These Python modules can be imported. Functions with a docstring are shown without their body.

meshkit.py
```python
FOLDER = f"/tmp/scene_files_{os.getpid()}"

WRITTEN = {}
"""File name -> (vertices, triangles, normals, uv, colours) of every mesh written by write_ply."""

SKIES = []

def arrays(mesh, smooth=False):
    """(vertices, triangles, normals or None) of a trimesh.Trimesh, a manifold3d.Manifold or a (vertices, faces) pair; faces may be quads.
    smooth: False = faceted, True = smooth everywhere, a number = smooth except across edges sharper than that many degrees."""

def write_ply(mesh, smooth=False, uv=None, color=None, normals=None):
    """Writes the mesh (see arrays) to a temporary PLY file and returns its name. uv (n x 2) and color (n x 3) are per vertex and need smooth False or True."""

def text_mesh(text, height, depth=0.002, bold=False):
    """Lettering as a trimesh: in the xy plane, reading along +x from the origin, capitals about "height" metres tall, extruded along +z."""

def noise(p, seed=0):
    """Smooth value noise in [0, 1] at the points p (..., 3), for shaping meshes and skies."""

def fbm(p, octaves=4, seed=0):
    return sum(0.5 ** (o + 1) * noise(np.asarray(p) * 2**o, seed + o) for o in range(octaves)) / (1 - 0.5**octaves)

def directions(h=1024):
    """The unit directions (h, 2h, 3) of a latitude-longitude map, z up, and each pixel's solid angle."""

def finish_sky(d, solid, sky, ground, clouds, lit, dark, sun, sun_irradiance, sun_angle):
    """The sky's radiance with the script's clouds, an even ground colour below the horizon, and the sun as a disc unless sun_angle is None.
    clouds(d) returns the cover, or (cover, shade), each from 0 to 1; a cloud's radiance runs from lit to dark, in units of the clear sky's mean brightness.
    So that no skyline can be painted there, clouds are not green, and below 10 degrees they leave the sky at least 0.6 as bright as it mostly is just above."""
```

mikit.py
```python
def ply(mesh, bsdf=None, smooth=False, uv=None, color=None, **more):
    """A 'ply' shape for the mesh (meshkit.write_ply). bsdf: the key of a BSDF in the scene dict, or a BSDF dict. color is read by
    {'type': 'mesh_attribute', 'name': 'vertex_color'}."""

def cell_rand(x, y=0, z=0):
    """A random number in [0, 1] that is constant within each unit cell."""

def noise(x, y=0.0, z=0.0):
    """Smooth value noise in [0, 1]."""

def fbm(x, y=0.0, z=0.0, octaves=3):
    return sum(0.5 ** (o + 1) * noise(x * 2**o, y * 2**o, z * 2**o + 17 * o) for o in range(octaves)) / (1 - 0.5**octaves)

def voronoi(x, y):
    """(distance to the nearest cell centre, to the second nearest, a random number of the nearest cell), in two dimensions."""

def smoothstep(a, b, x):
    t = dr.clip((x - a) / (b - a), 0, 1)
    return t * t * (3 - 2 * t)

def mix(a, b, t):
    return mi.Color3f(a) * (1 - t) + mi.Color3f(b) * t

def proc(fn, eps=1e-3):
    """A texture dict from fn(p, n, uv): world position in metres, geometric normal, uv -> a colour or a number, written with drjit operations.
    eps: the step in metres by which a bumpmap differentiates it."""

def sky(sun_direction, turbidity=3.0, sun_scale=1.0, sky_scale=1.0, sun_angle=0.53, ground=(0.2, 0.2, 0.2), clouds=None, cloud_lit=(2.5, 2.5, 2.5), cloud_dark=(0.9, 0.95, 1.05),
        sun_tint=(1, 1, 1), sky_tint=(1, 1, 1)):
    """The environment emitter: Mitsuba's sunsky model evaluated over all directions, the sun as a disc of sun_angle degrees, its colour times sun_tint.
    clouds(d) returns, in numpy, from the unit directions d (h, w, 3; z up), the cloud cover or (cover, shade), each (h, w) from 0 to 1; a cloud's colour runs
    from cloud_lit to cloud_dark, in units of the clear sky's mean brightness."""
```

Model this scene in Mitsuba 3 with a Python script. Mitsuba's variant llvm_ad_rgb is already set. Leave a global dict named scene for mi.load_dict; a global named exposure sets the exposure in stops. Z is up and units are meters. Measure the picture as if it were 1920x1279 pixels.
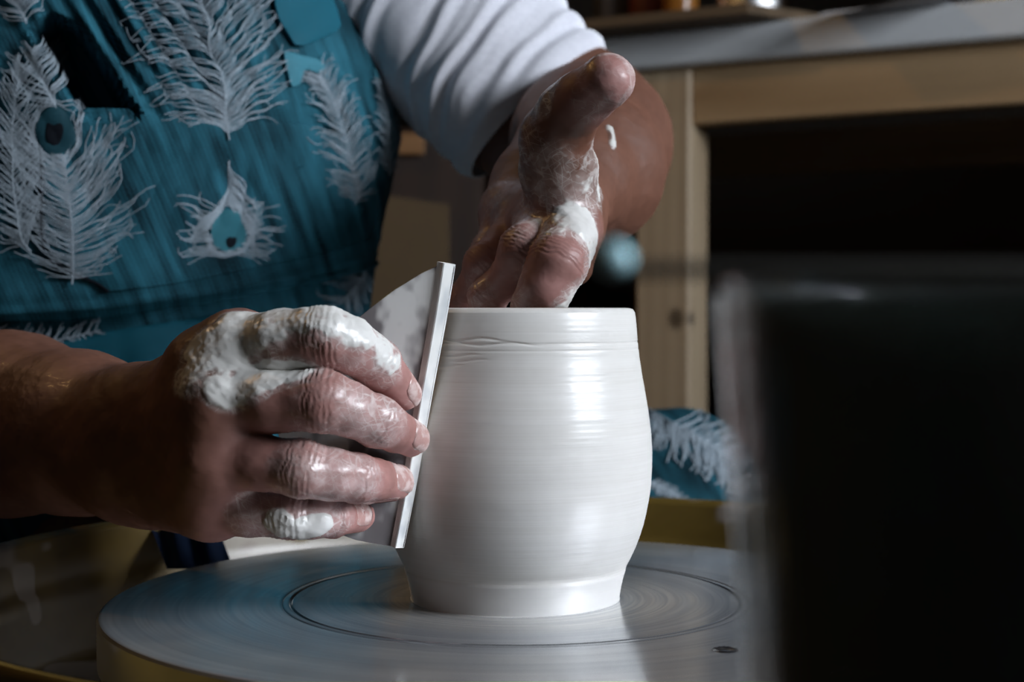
import math, random
import numpy as np, trimesh, manifold3d
import shapely, shapely.geometry as sg
import drjit as dr
import mitsuba as mi
import mikit, meshkit
from mikit import proc, smoothstep, mix
from scipy.interpolate import CubicSpline

T = mi.ScalarTransform4f
scene, labels = {}, {}
rng = np.random.default_rng(7)
random.seed(7)

# ------------------------------------------------------------------ camera, light, exposure
F = 2900.0                       # focal length in pixels of the 1920 wide frame
ZW = 0.55                        # top of the wheel head
ZC = ZW + 0.1195                 # eye height
YP, XP = 0.64, 0.0013            # axis of pot and wheel
exposure = 1.77
scene['camera'] = {'type': 'thinlens', 'fov': math.degrees(2 * math.atan(960 / F)), 'fov_axis': 'x',
                   'aperture_radius': 0.0027, 'focus_distance': 0.60, 'near_clip': 0.02, 'far_clip': 50.0,
                   'to_world': T().look_at(origin=[0, 0, ZC], target=[0, 1, ZC - 59.5 / 2900.0], up=[0, 0, 1])}
XR, XL, YF, YB, ZT = 1.15, -1.9, -1.5, 2.6, 2.45      # room
WY0, WY1, WZ0, WZ1 = -0.32, 0.42, 0.91, 1.50          # window opening in the right wall
DAYLIGHT = (8.3, 8.9, 9.7)
WARM = (75.0, 43.0, 16.0)


TILT = math.atan(59.5 / F)
CT, ST = math.cos(TILT), math.sin(TILT)


def ray(px, py):
    """sideways and upward slope, per metre ahead, of the sight line through a place of the photograph"""
    u = 639.5 - py
    y = CT * F + ST * u
    return (px - 960) / y, (CT * u - ST * F) / y


def P(px, py, d):
    """the point at distance d in front of the lens that is seen at that place"""
    x, z = ray(px, py)
    return np.array([x * d, d, ZC + z * d])


def rgb(*c):
    c = np.array(c, float) / 255
    return [float(x) for x in np.where(c < 0.04045, c / 12.92, ((c + 0.055) / 1.055) ** 2.4)]


def col(*c):
    return {'type': 'rgb', 'value': list(map(float, c))}


# ------------------------------------------------------------------ mesh helpers
def cat(ms):
    return trimesh.util.concatenate([trimesh.Trimesh(np.asarray(m.vertices), np.asarray(m.faces), process=False) for m in ms])


def bbox(x0, x1, y0, y1, z0, z1, c=0.0):
    """a box, its edges chamfered by c"""
    if c <= 0:
        m = trimesh.creation.box(extents=[x1 - x0, y1 - y0, z1 - z0])
        m.apply_translation([(x0 + x1) / 2, (y0 + y1) / 2, (z0 + z1) / 2])
        return m
    pts = []
    for x, y, z in np.ndindex(2, 2, 2):
        p = np.array([[x0, x1][x], [y0, y1][y], [z0, z1][z]], float)
        s = np.array([1 - 2 * x, 1 - 2 * y, 1 - 2 * z], float) * c
        for k in range(3):
            q = s.copy(); q[k] = 0
            pts.append(p + q)
    return trimesh.convex.convex_hull(np.array(pts))


def lathe(profile, n=96, cx=XP, cy=YP):
    """profile of (r, z), surface of revolution about a vertical axis; the ends are closed where r is 0"""
    pr = np.asarray(profile, float)
    a = np.arange(n) * 2 * np.pi / n
    v = np.stack([cx + pr[:, :1] * np.cos(a), cy + pr[:, :1] * np.sin(a), np.repeat(pr[:, 1:2], n, 1)], -1).reshape(-1, 3)
    i, j = np.meshgrid(np.arange(len(pr) - 1), np.arange(n), indexing='ij')
    j2 = (j + 1) % n
    q = np.stack([i * n + j, i * n + j2, (i + 1) * n + j2, (i + 1) * n + j], -1).reshape(-1, 4)
    f = np.vstack([q[:, [0, 1, 2]], q[:, [0, 2, 3]]])
    return trimesh.Trimesh(v, f, process=False)


def tubes(lines, radii, sides=5, flat=None, normals=None):
    """many polylines (each n x 3) as one mesh of thin tubes"""
    V, Fs, at = [], [], 0
    ang = np.arange(sides) * 2 * np.pi / sides
    for k, p in enumerate(lines):
        p = np.asarray(p, float)
        n = len(p)
        t = np.gradient(p, axis=0)
        t /= np.linalg.norm(t, axis=1, keepdims=True) + 1e-12
        a = np.cross(t, np.array([0.3, 1.0, 0.1]))
        a /= np.linalg.norm(a, axis=1, keepdims=True) + 1e-12
        b = np.cross(t, a)
        r = np.broadcast_to(radii[k], (n,))
        v = p[:, None] + r[:, None, None] * (np.cos(ang)[None, :, None] * a[:, None] + np.sin(ang)[None, :, None] * b[:, None])
        i, j = np.meshgrid(np.arange(n - 1), np.arange(sides), indexing='ij')
        q = np.stack([i * sides + j, i * sides + (j + 1) % sides, (i + 1) * sides + (j + 1) % sides, (i + 1) * sides + j], -1).reshape(-1, 4) + at
        V.append(v.reshape(-1, 3)); Fs += [q[:, [0, 1, 2]], q[:, [0, 2, 3]]]
        at += n * sides
    return trimesh.Trimesh(np.vstack(V), np.vstack(Fs), process=False)


def add(key, mesh, bsdf, smooth=False, label=None, category=None, group=None, kind=None, **more):
    scene[key] = mikit.ply(mesh, bsdf, smooth=smooth, **more)
    e = {}
    if label: e['label'] = label
    if category: e['category'] = category
    if group: e['group'] = group
    if kind: e['kind'] = kind
    if e: labels[key] = e


def thing(key, label, category, group=None):
    labels[key] = {'label': label, 'category': category}
    if group: labels[key]['group'] = group


# ------------------------------------------------------------------ distance fields
def rcone(p, a, b, ra, rb):
    """round cone from a (radius ra) to b (radius rb)"""
    a, b = np.asarray(a, float), np.asarray(b, float)
    ba = b - a
    L2 = ba @ ba
    rr = ra - rb
    a2 = max(L2 - rr * rr, 1e-12)
    pa = p - a
    y = pa @ ba
    z = y - L2
    x = pa * L2 - ba * y[..., None]
    x2 = np.einsum('...i,...i', x, x)
    y2, z2 = y * y * L2, z * z * L2
    k = np.sign(rr) * rr * rr * x2
    out = (np.sqrt(x2 * a2 / L2 / L2) * np.sqrt(L2) + y * rr / np.sqrt(L2) / np.sqrt(L2) * 1.0) / np.sqrt(L2) - ra
    out = (np.sqrt(np.maximum(x2 * a2 / L2, 0)) + y * rr) / L2 - ra
    c1 = np.sign(z) * a2 * z2 > k
    c2 = np.sign(y) * a2 * y2 < k
    o1 = np.sqrt(x2 + z2) / L2 - rb
    o2 = np.sqrt(x2 + y2) / L2 - ra
    return np.where(c1, o1, np.where(c2, o2, out))


def smin(a, b, k):
    h = np.maximum(k - np.abs(a - b), 0) / k
    return np.minimum(a, b) - h * h * k * 0.25


def surface_nets(fn, lo, hi, h, block=8):
    """mesh of fn(p) = 0 (negative inside) in the box lo..hi at voxel size h; only blocks near the surface are evaluated finely"""
    lo, hi = np.asarray(lo, float), np.asarray(hi, float)
    nb = np.ceil((hi - lo) / (h * block)).astype(int)
    n = nb * block
    g = np.stack(np.meshgrid(*[np.arange(k) for k in nb], indexing='ij'), -1).reshape(-1, 3)
    cen = lo + (g * block + (block - 1) / 2) * h
    dc = fn(cen)
    val = np.repeat(np.repeat(np.repeat(dc.reshape(nb), block, 0), block, 1), block, 2).astype(np.float32)
    act = np.abs(dc) < block * h * 0.5 * 1.9
    off = np.stack(np.meshgrid(*[np.arange(block)] * 3, indexing='ij'), -1).reshape(-1, 3)
    ga = g[act]
    for s in range(0, len(ga), 3000):
        idx = (ga[s:s + 3000, None] * block + off[None]).reshape(-1, 3)
        val[idx[:, 0], idx[:, 1], idx[:, 2]] = fn(lo + idx * h)
    val[0], val[-1] = np.abs(val[0]) + 1e-6, np.abs(val[-1]) + 1e-6
    val[:, 0], val[:, -1] = np.abs(val[:, 0]) + 1e-6, np.abs(val[:, -1]) + 1e-6
    val[:, :, 0], val[:, :, -1] = np.abs(val[:, :, 0]) + 1e-6, np.abs(val[:, :, -1]) + 1e-6
    neg = val < 0
    cnt = np.zeros(n - 1, np.int8)
    for o in np.ndindex(2, 2, 2):
        cnt += neg[o[0]:n[0] - 1 + o[0], o[1]:n[1] - 1 + o[1], o[2]:n[2] - 1 + o[2]]
    cells = np.argwhere((cnt > 0) & (cnt < 8))
    ids = -np.ones(n - 1, np.int32)
    ids[cells[:, 0], cells[:, 1], cells[:, 2]] = np.arange(len(cells))
    acc, num = np.zeros((len(cells), 3)), np.zeros(len(cells))
    corners = list(np.ndindex(2, 2, 2))
    cv = {o: val[cells[:, 0] + o[0], cells[:, 1] + o[1], cells[:, 2] + o[2]].astype(float) for o in corners}
    for o in corners:
        for ax in range(3):
            if o[ax]: continue
            q = list(o); q[ax] = 1; q = tuple(q)
            a, b = cv[o], cv[q]
            m = (a < 0) != (b < 0)
            t = a[m] / (a[m] - b[m])
            pt = np.array(o, float)[None].repeat(m.sum(), 0)
            pt[:, ax] = t
            acc[m] += pt
            num[m] += 1
    v = lo + (cells + acc / num[:, None]) * h
    faces = []
    for ax in range(3):
        u, w = [(1, 2), (2, 0), (0, 1)][ax]
        sl0, sl1 = [slice(None)] * 3, [slice(None)] * 3
        sl0[ax], sl1[ax] = slice(0, -1), slice(1, None)
        A, B = neg[tuple(sl0)], neg[tuple(sl1)]
        for flip, m in ((False, A & ~B), (True, ~A & B)):
            e = np.argwhere(m)
            e = e[(e[:, u] > 0) & (e[:, w] > 0) & (e[:, u] < n[u] - 1) & (e[:, w] < n[w] - 1)]
            q = []
            for du, dw in ((1, 1), (0, 1), (0, 0), (1, 0)):
                c = e.copy(); c[:, u] -= du; c[:, w] -= dw
                q.append(ids[c[:, 0], c[:, 1], c[:, 2]])
            q = np.stack(q, 1)
            faces.append(q[:, ::-1] if flip else q)
    q = np.vstack(faces)
    return v, np.vstack([q[:, [0, 1, 2]], q[:, [0, 2, 3]]])


def grad(fn, p, e=2e-4):
    k = np.array([[1, -1, -1], [-1, -1, 1], [-1, 1, -1], [1, 1, 1]], float)
    g = sum(o * fn(p + o * e)[:, None] for o in k)
    return g / (np.linalg.norm(g, axis=1, keepdims=True) + 1e-12)


def hit(px, py, fn, d0, d1, n=100):
    """first points where the sight lines through (px, py) meet fn = 0"""
    px, py = np.asarray(px, float), np.asarray(py, float)
    sx_, sz_ = ray(px, py)
    ds = np.linspace(d0, d1, n)
    lo, hi, found = np.full(px.shape, d1), np.full(px.shape, d1), np.zeros(px.shape, bool)
    prev = ds[0]
    for d in ds:
        q = np.stack([sx_ * d, np.full(px.shape, d), ZC + sz_ * d], -1)
        ins = (fn(q) < 0) & ~found
        lo = np.where(ins, prev, lo); hi = np.where(ins, d, hi)
        found |= ins
        prev = d
    for _ in range(14):
        m = (lo + hi) / 2
        q = np.stack([sx_ * m, m, ZC + sz_ * m], -1)
        ins = fn(q) < 0
        hi = np.where(ins, m, hi); lo = np.where(ins, lo, m)
    q = np.stack([sx_ * hi, hi, ZC + sz_ * hi], -1)
    return q, found


# ------------------------------------------------------------------ materials
def principled(base, rough=0.5, **k):
    return {'type': 'twosided', 'b': {'type': 'principled', 'base_color': base, 'roughness': rough, **k}}


def wood_fn(light, dark, axis, freq=60.0, knots=()):
    """straight grain along the axis vector; knots are (x, y, z, radius)"""
    ax = np.asarray(axis, float) / np.linalg.norm(axis)
    a = np.cross(ax, [0.31, 0.2, 0.93] if abs(ax[2]) < 0.9 else [1, 0.2, 0]); a /= np.linalg.norm(a)
    b = np.cross(ax, a)

    def fn(p, n, uv):
        s = p.x * ax[0] + p.y * ax[1] + p.z * ax[2]
        u = p.x * a[0] + p.y * a[1] + p.z * a[2]
        w = p.x * b[0] + p.y * b[1] + p.z * b[2]
        g = mikit.fbm(u * freq, w * freq, s * 2.2, octaves=3)
        rings = 0.5 + 0.5 * dr.sin((u + 0.6 * w) * freq * 5 + 9 * mikit.noise(u * 12, w * 12, s * 3))
        t = dr.clip(0.65 * g + 0.35 * rings, 0, 1)
        c = mix(light, dark, t)
        for (x, y, z, r) in knots:
            d = dr.sqrt(dr.square(p.x - x) + dr.square(p.y - y) + dr.square((p.z - z) * 0.8)) / r
            c = mix(c, mi.Color3f(*[0.35 * q for q in dark]), 1 - smoothstep(0.35, 1.0, d))
        return c
    return fn


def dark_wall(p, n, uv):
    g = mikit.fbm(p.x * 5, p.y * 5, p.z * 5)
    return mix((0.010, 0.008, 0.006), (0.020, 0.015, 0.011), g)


def pale_wall(p, n, uv):
    g = mikit.fbm(p.x * 3, p.y * 3, p.z * 3)
    return mix((0.07, 0.066, 0.06), (0.11, 0.10, 0.09), g)


def floor_fn(p, n, uv):
    g = mikit.fbm(p.x * 9, p.y * 9, 0.0)
    return mix((0.018, 0.014, 0.011), (0.035, 0.028, 0.022), g)


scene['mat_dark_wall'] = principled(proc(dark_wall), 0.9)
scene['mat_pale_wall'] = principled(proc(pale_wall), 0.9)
scene['mat_floor'] = principled(proc(floor_fn), 0.7)
scene['mat_white_paint'] = principled(col(0.62, 0.63, 0.63), 0.45)


def clay_fn(p, n, uv):
    z = p.z * 1000
    band = mikit.fbm(z * 0.22, 3.0, 1.0, octaves=3)
    fine = mikit.noise(z * 2.6, dr.atan2(p.y - YP, p.x - XP) * 2.0, 0.0)
    t = dr.clip(0.6 * band + 0.4 * fine, 0, 1)
    c = mix((0.66, 0.64, 0.60), (0.75, 0.735, 0.705), t)
    foot = 1 - smoothstep(ZW + 0.0115, ZW + 0.0135, p.z + 0.0012 * mikit.noise(dr.atan2(p.y - YP, p.x - XP) * 3.0))
    return mix(c, mi.Color3f(0.76, 0.75, 0.73), foot * 0.7)


def clay_rough(p, n, uv):
    z = p.z * 1000
    return 0.20 + 0.20 * mikit.fbm(z * 0.5, dr.atan2(p.y - YP, p.x - XP) * 1.5, 2.0)


scene['mat_clay'] = principled(proc(clay_fn), proc(clay_rough), specular=0.5, clearcoat=0.35, clearcoat_gloss=0.82)


def wheel_fn(p, n, uv):
    x, y = p.x - XP, p.y - YP
    r = dr.sqrt(x * x + y * y)
    a = dr.atan2(y, x)
    mm = r * 1000
    swirl = mikit.fbm(mm * 0.35, a * 1.2 + mm * 0.03, 0.0, octaves=3)
    streak = mikit.noise(mm * 1.1, a * 2.5, 5.0)
    metal = mix((0.24, 0.26, 0.29), (0.42, 0.43, 0.445), 0.6 * swirl + 0.4 * streak)
    slurry = mix((0.48, 0.465, 0.44), (0.70, 0.68, 0.64), swirl)
    k = smoothstep(0.040, 0.048, r) * (1 - smoothstep(0.066, 0.086, r + 0.012 * swirl)) * (0.35 + 0.5 * streak)
    k2 = smoothstep(0.097, 0.115, r) * smoothstep(0.42, 0.75, mikit.fbm(x * 16, y * 16, 2.0)) * 0.45
    c = mix(metal, slurry, dr.clip(k + k2, 0, 1))
    groove = dr.exp(-dr.square((mm - 92.5) / 1.0)) + 0.8 * dr.exp(-dr.square((mm - 96.0) / 0.8))
    return mix(c, mi.Color3f(0.03, 0.035, 0.045), dr.clip(groove, 0, 1) * 0.8)


def wheel_rough(p, n, uv):
    x, y = p.x - XP, p.y - YP
    r = dr.sqrt(x * x + y * y) * 1000
    return 0.09 + 0.16 * mikit.fbm(r * 0.3, dr.atan2(y, x) * 2.0, 1.0)


scene['mat_wheel'] = principled(proc(wheel_fn), proc(wheel_rough), metallic=0.60, specular=0.6, clearcoat=0.8, clearcoat_gloss=0.93)


def pan_fn(p, n, uv):
    x, y = p.x - XP, p.y - YP
    g = mikit.fbm(p.x * 40, p.y * 40, p.z * 60)
    a = dr.atan2(y, x)
    c = mix((0.10, 0.062, 0.012), (0.19, 0.122, 0.026), g)
    drips = smoothstep(0.50, 0.62, mikit.fbm(a * 5.0, p.z * 22, 3.0) + 0.25 * smoothstep(ZW + 0.004, ZW - 0.03, p.z))
    far = smoothstep(-0.05, 0.12, y)
    c = mix(c, mi.Color3f(0.42, 0.38, 0.33), drips * (0.0 + 0.8 * far * smoothstep(-0.165, -0.15, x) * (1 - smoothstep(0.0, 0.08, x))))
    spot = smoothstep(0.68, 0.71, mikit.fbm(p.x * 27 + 3.3, p.y * 27, p.z * 34, octaves=2))
    return mix(c, mi.Color3f(0.32, 0.27, 0.23), spot)


scene['mat_pan'] = principled(proc(pan_fn), 0.35, specular=0.5)


def rib_fn(p, n, uv):
    g = mikit.fbm(p.x * 70, p.y * 70, p.z * 55, octaves=3)
    s = mikit.fbm(p.x * 180 + 5, p.y * 180, p.z * 90, octaves=3)
    smear = smoothstep(0.46, 0.60, g * 0.75 + s * 0.25)
    return mix((0.26, 0.24, 0.245), (0.88, 0.88, 0.86), smear)


def rib_edge_fn(p, n, uv):
    g = mikit.fbm(p.x * 120, p.y * 120, p.z * 60, octaves=3)
    return mix((0.54, 0.56, 0.57), (0.80, 0.80, 0.77), smoothstep(0.3, 0.6, g))


def wet_rough(p, n, uv):
    return 0.16 + 0.3 * mikit.fbm(p.x * 150, p.y * 150, p.z * 150, octaves=2)


scene['mat_rib'] = {'type': 'principledthin', 'base_color': proc(rib_fn), 'roughness': proc(wet_rough), 'diff_trans': 0.5, 'spec_trans': 0.12, 'eta': 1.45}
scene['mat_rib_edge'] = principled(proc(rib_edge_fn), proc(wet_rough), specular=0.5, clearcoat=0.6, clearcoat_gloss=0.9)


def skin_fn(p, n, uv):
    f = mikit.fbm(p.x * 260, p.y * 260, p.z * 260, octaves=3)
    big = mikit.fbm(p.x * 45, p.y * 45, p.z * 45, octaves=2)
    brown = mix((0.095, 0.038, 0.023), (0.180, 0.078, 0.049), 0.5 * f + 0.5 * big)
    pink = mix((0.25, 0.115, 0.10), (0.42, 0.215, 0.195), 0.5 * f + 0.5 * big)
    c = mix(brown, pink, dr.clip(uv.y, 0, 1))
    film = smoothstep(0.12, 0.45, uv.x) * (1 - smoothstep(0.45, 0.75, uv.x))
    w1 = dr.abs(mikit.noise(p.x * 520 + p.z * 130, p.z * 90, p.y * 60) - 0.5)
    w2 = dr.abs(mikit.noise(p.x * 260 - p.z * 420, p.z * 160 + p.x * 120 + 7, p.y * 60) - 0.5)
    w3 = dr.abs(mikit.noise(p.x * 230 + p.z * 460 + 3, p.z * 170 - p.x * 110, p.y * 60) - 0.5)
    w = dr.minimum(w1, dr.minimum(w2, w3))
    lines = (1 - smoothstep(0.008, 0.045, w)) * film * (0.35 + 0.65 * smoothstep(0.35, 0.6, big))
    c = mix(c, mi.Color3f(0.62, 0.58, 0.56), film * (0.12 + 0.30 * f))
    c = mix(c, mi.Color3f(0.78, 0.76, 0.73), lines * 0.42)
    thick = smoothstep(0.48, 0.72, uv.x + 0.30 * (f - 0.5))
    return mix(c, mix((0.58, 0.57, 0.54), (0.74, 0.73, 0.70), big), thick)


def skin_rough(p, n, uv):
    wet = smoothstep(0.05, 0.35, uv.x)
    g = mikit.fbm(p.x * 300, p.y * 300, p.z * 300, octaves=2)
    return (0.52 + 0.1 * g) * (1 - wet) + (0.20 + 0.28 * g) * wet


scene['mat_skin'] = principled(proc(skin_fn), proc(skin_rough), specular=0.5, clearcoat=0.35, clearcoat_gloss=0.92)
def nail_fn(p, n, uv):
    f = mikit.fbm(p.x * 300, p.y * 300, p.z * 300, octaves=3)
    return mix((0.40, 0.235, 0.21), (0.56, 0.44, 0.41), smoothstep(0.35, 0.7, f))


scene['mat_nail'] = principled(proc(nail_fn), 0.2, specular=0.5, clearcoat=0.5, clearcoat_gloss=0.9)


def denim_fn(p, n, uv):
    c = p.x * 0.90 + p.z * 0.40 + 0.25 * p.y
    l = p.z * 0.90 - p.x * 0.40
    tw = 0.5 + 0.5 * dr.sin((p.x * 0.75 + p.z + 0.35 * p.y) * 2 * math.pi / 0.0019)
    wf = 0.5 + 0.5 * dr.sin(c * 2 * math.pi / 0.0023 + 3 * mikit.noise(c * 90, l * 60, 1.0))
    big = mikit.fbm(p.x * 30, p.y * 30, p.z * 30, octaves=3)
    streak = mikit.fbm(c * 210, l * 26, 4.0, octaves=3)
    t = dr.clip(0.30 * tw + 0.22 * wf + 0.55 * (big - 0.30) + 1.10 * (streak - 0.46), 0, 1)
    return mix((0.0012, 0.010, 0.016), (0.028, 0.155, 0.215), t)


scene['mat_denim'] = principled(proc(denim_fn), 0.85, specular=0.15)
scene['mat_teal_band'] = principled(col(0.008, 0.10, 0.145), 0.7, specular=0.2)
scene['mat_sky_trim'] = principled(col(0.05, 0.20, 0.26), 0.7, specular=0.2)
scene['mat_thread'] = principled(col(0.30, 0.36, 0.41), 0.7, specular=0.2)
scene['mat_eye'] = principled(col(0.03, 0.15, 0.19), 0.7, specular=0.2)
scene['mat_eye_dark'] = principled(col(0.010, 0.050, 0.068), 0.7, specular=0.2)
scene['mat_black_thread'] = principled(col(0.006, 0.008, 0.012), 0.8, specular=0.1)


def shirt_fn(p, n, uv):
    g = mikit.fbm(p.x * 400, p.y * 400, p.z * 400, octaves=2)
    return mix((0.62, 0.63, 0.69), (0.72, 0.73, 0.79), g)


scene['mat_shirt'] = principled(proc(shirt_fn), 0.85, specular=0.15)
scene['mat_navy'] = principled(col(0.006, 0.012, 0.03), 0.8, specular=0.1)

# ------------------------------------------------------------------ the room
add('floor', bbox(XL, XR, YF, YB, -0.05, 0), 'mat_floor', kind='structure')
add('ceiling', bbox(XL, XR, YF, YB, ZT, ZT + 0.05), 'mat_pale_wall', kind='structure')
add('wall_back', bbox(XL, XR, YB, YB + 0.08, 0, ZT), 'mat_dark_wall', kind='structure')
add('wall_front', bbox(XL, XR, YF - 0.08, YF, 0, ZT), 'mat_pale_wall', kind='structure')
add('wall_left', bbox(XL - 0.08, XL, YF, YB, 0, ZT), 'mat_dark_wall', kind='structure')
add('wall_right', cat([bbox(XR, XR + 0.14, YF, WY0, 0, ZT), bbox(XR, XR + 0.14, WY1, YB, 0, ZT),
                       bbox(XR, XR + 0.14, WY0, WY1, 0, WZ0), bbox(XR, XR + 0.14, WY0, WY1, WZ1, ZT)]), 'mat_pale_wall', kind='structure')
fr = 0.032
ym = (WY0 + WY1) / 2
add('window_1', cat([bbox(XR + .05, XR + .11, WY0, WY0 + fr, WZ0, WZ1, .004), bbox(XR + .05, XR + .11, WY1 - fr, WY1, WZ0, WZ1, .004),
                     bbox(XR + .05, XR + .11, WY0, WY1, WZ0, WZ0 + fr, .004), bbox(XR + .05, XR + .11, WY0, WY1, WZ1 - fr, WZ1, .004),
                     bbox(XR + .055, XR + .105, ym - .022, ym + .022, WZ0, WZ1, .004)]), 'mat_white_paint', kind='structure')
add('window_1__sill', bbox(XR - 0.06, XR + 0.05, WY0 - .04, WY1 + .04, WZ0 - .03, WZ0, .005), 'mat_white_paint')
for k, (a, b) in enumerate(((WY0 + fr, ym - .022), (ym + .022, WY1 - fr))):
    key = 'window_1__pane' + ('' if k == 0 else '_001')
    v = np.array([[XR + .085, a, WZ0 + fr], [XR + .085, b, WZ0 + fr], [XR + .085, b, WZ1 - fr], [XR + .085, a, WZ1 - fr]])
    scene[key] = mikit.ply((v, np.array([[0, 2, 1], [0, 3, 2]])), {'type': 'diffuse', 'reflectance': col(0.1, 0.1, 0.1)},
                           emitter={'type': 'area', 'radiance': col(*DAYLIGHT)})

# ------------------------------------------------------------------ workbench in the background
AX = np.array([0.8704, -0.4923, 0.0])         # along its front edge, towards the right and the viewer
AY = np.array([0.4923, 0.8704, 0.0])          # into its depth
A0 = np.array([P(1230, 130, 1.5)[0], 1.5, 0.0])
ZB = P(1230, 130, 1.5)[2]                     # underside of the top
BENCH = np.eye(4); BENCH[:3, 0], BENCH[:3, 1], BENCH[:3, 3] = AX, AY, A0


def bench(m):
    m = m.copy(); m.apply_transform(BENCH); return m


pine_l, pine_d = (0.52, 0.36, 0.205), (0.30, 0.185, 0.09)
kn = P(1268, 598, 1.49)
scene['mat_pine_leg'] = principled(proc(wood_fn((0.54, 0.42, 0.28), (0.36, 0.26, 0.16), (0, 0, 1), 70, [(kn[0], kn[1], kn[2], 0.012), (kn[0] + .014, kn[1] - .002, kn[2], 0.008)])), 0.55)
scene['mat_pine_rail'] = principled(proc(wood_fn(pine_l, pine_d, AX, 55)), 0.55)
thing('workbench', 'pine workbench with a white top behind the potter on the right', 'workbench')
scene['mat_bench_top'] = principled(col(0.72, 0.74, 0.75), 0.45)
add('workbench__top', bench(bbox(-1.0, 0.95, -0.012, 0.62, ZB, ZB + 0.034, 0.003)), 'mat_bench_top', label='white bench top')
add('workbench__rail', bench(bbox(0.036, 0.83, 0.004, 0.026, ZB - 0.055, ZB, 0.002)), 'mat_pine_rail', label='pine rail under the white top')
add('workbench__leg', bench(bbox(-0.022, 0.036, 0.0, 0.046, 0, ZB, 0.003)), 'mat_pine_leg', label='pine leg with a knot')
for k, (x, y) in enumerate(((0.83, 0.0), (0.83, 0.55), (-0.9, 0.55)), 1):
    add(f'workbench__leg_{k:03d}', bench(bbox(x, x + 0.058, y, y + 0.046, 0, ZB, 0.003)), 'mat_pine_leg')
add('workbench__rail_001', bench(bbox(-0.9, 0.85, 0.56, 0.585, ZB - 0.055, ZB, 0.002)), 'mat_pine_rail')
ZTOP = ZB + 0.034
scene['mat_board'] = principled(proc(wood_fn((0.17, 0.115, 0.065), (0.09, 0.058, 0.032), AX, 40)), 0.75)
scene['mat_paper'] = principled(col(0.50, 0.50, 0.52), 0.8)
scene['mat_can'] = {'type': 'roughconductor', 'material': 'Al', 'alpha': 0.22}
scene['mat_amber'] = principled(col(0.30, 0.12, 0.02), 0.25, specular=0.6)
scene['mat_dark_jar'] = principled(col(0.06, 0.055, 0.055), 0.4, specular=0.5)
scene['mat_brass'] = {'type': 'roughconductor', 'material': 'Au', 'alpha': 0.2}
scene['mat_red_tin'] = principled(col(0.14, 0.03, 0.015), 0.4)
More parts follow.
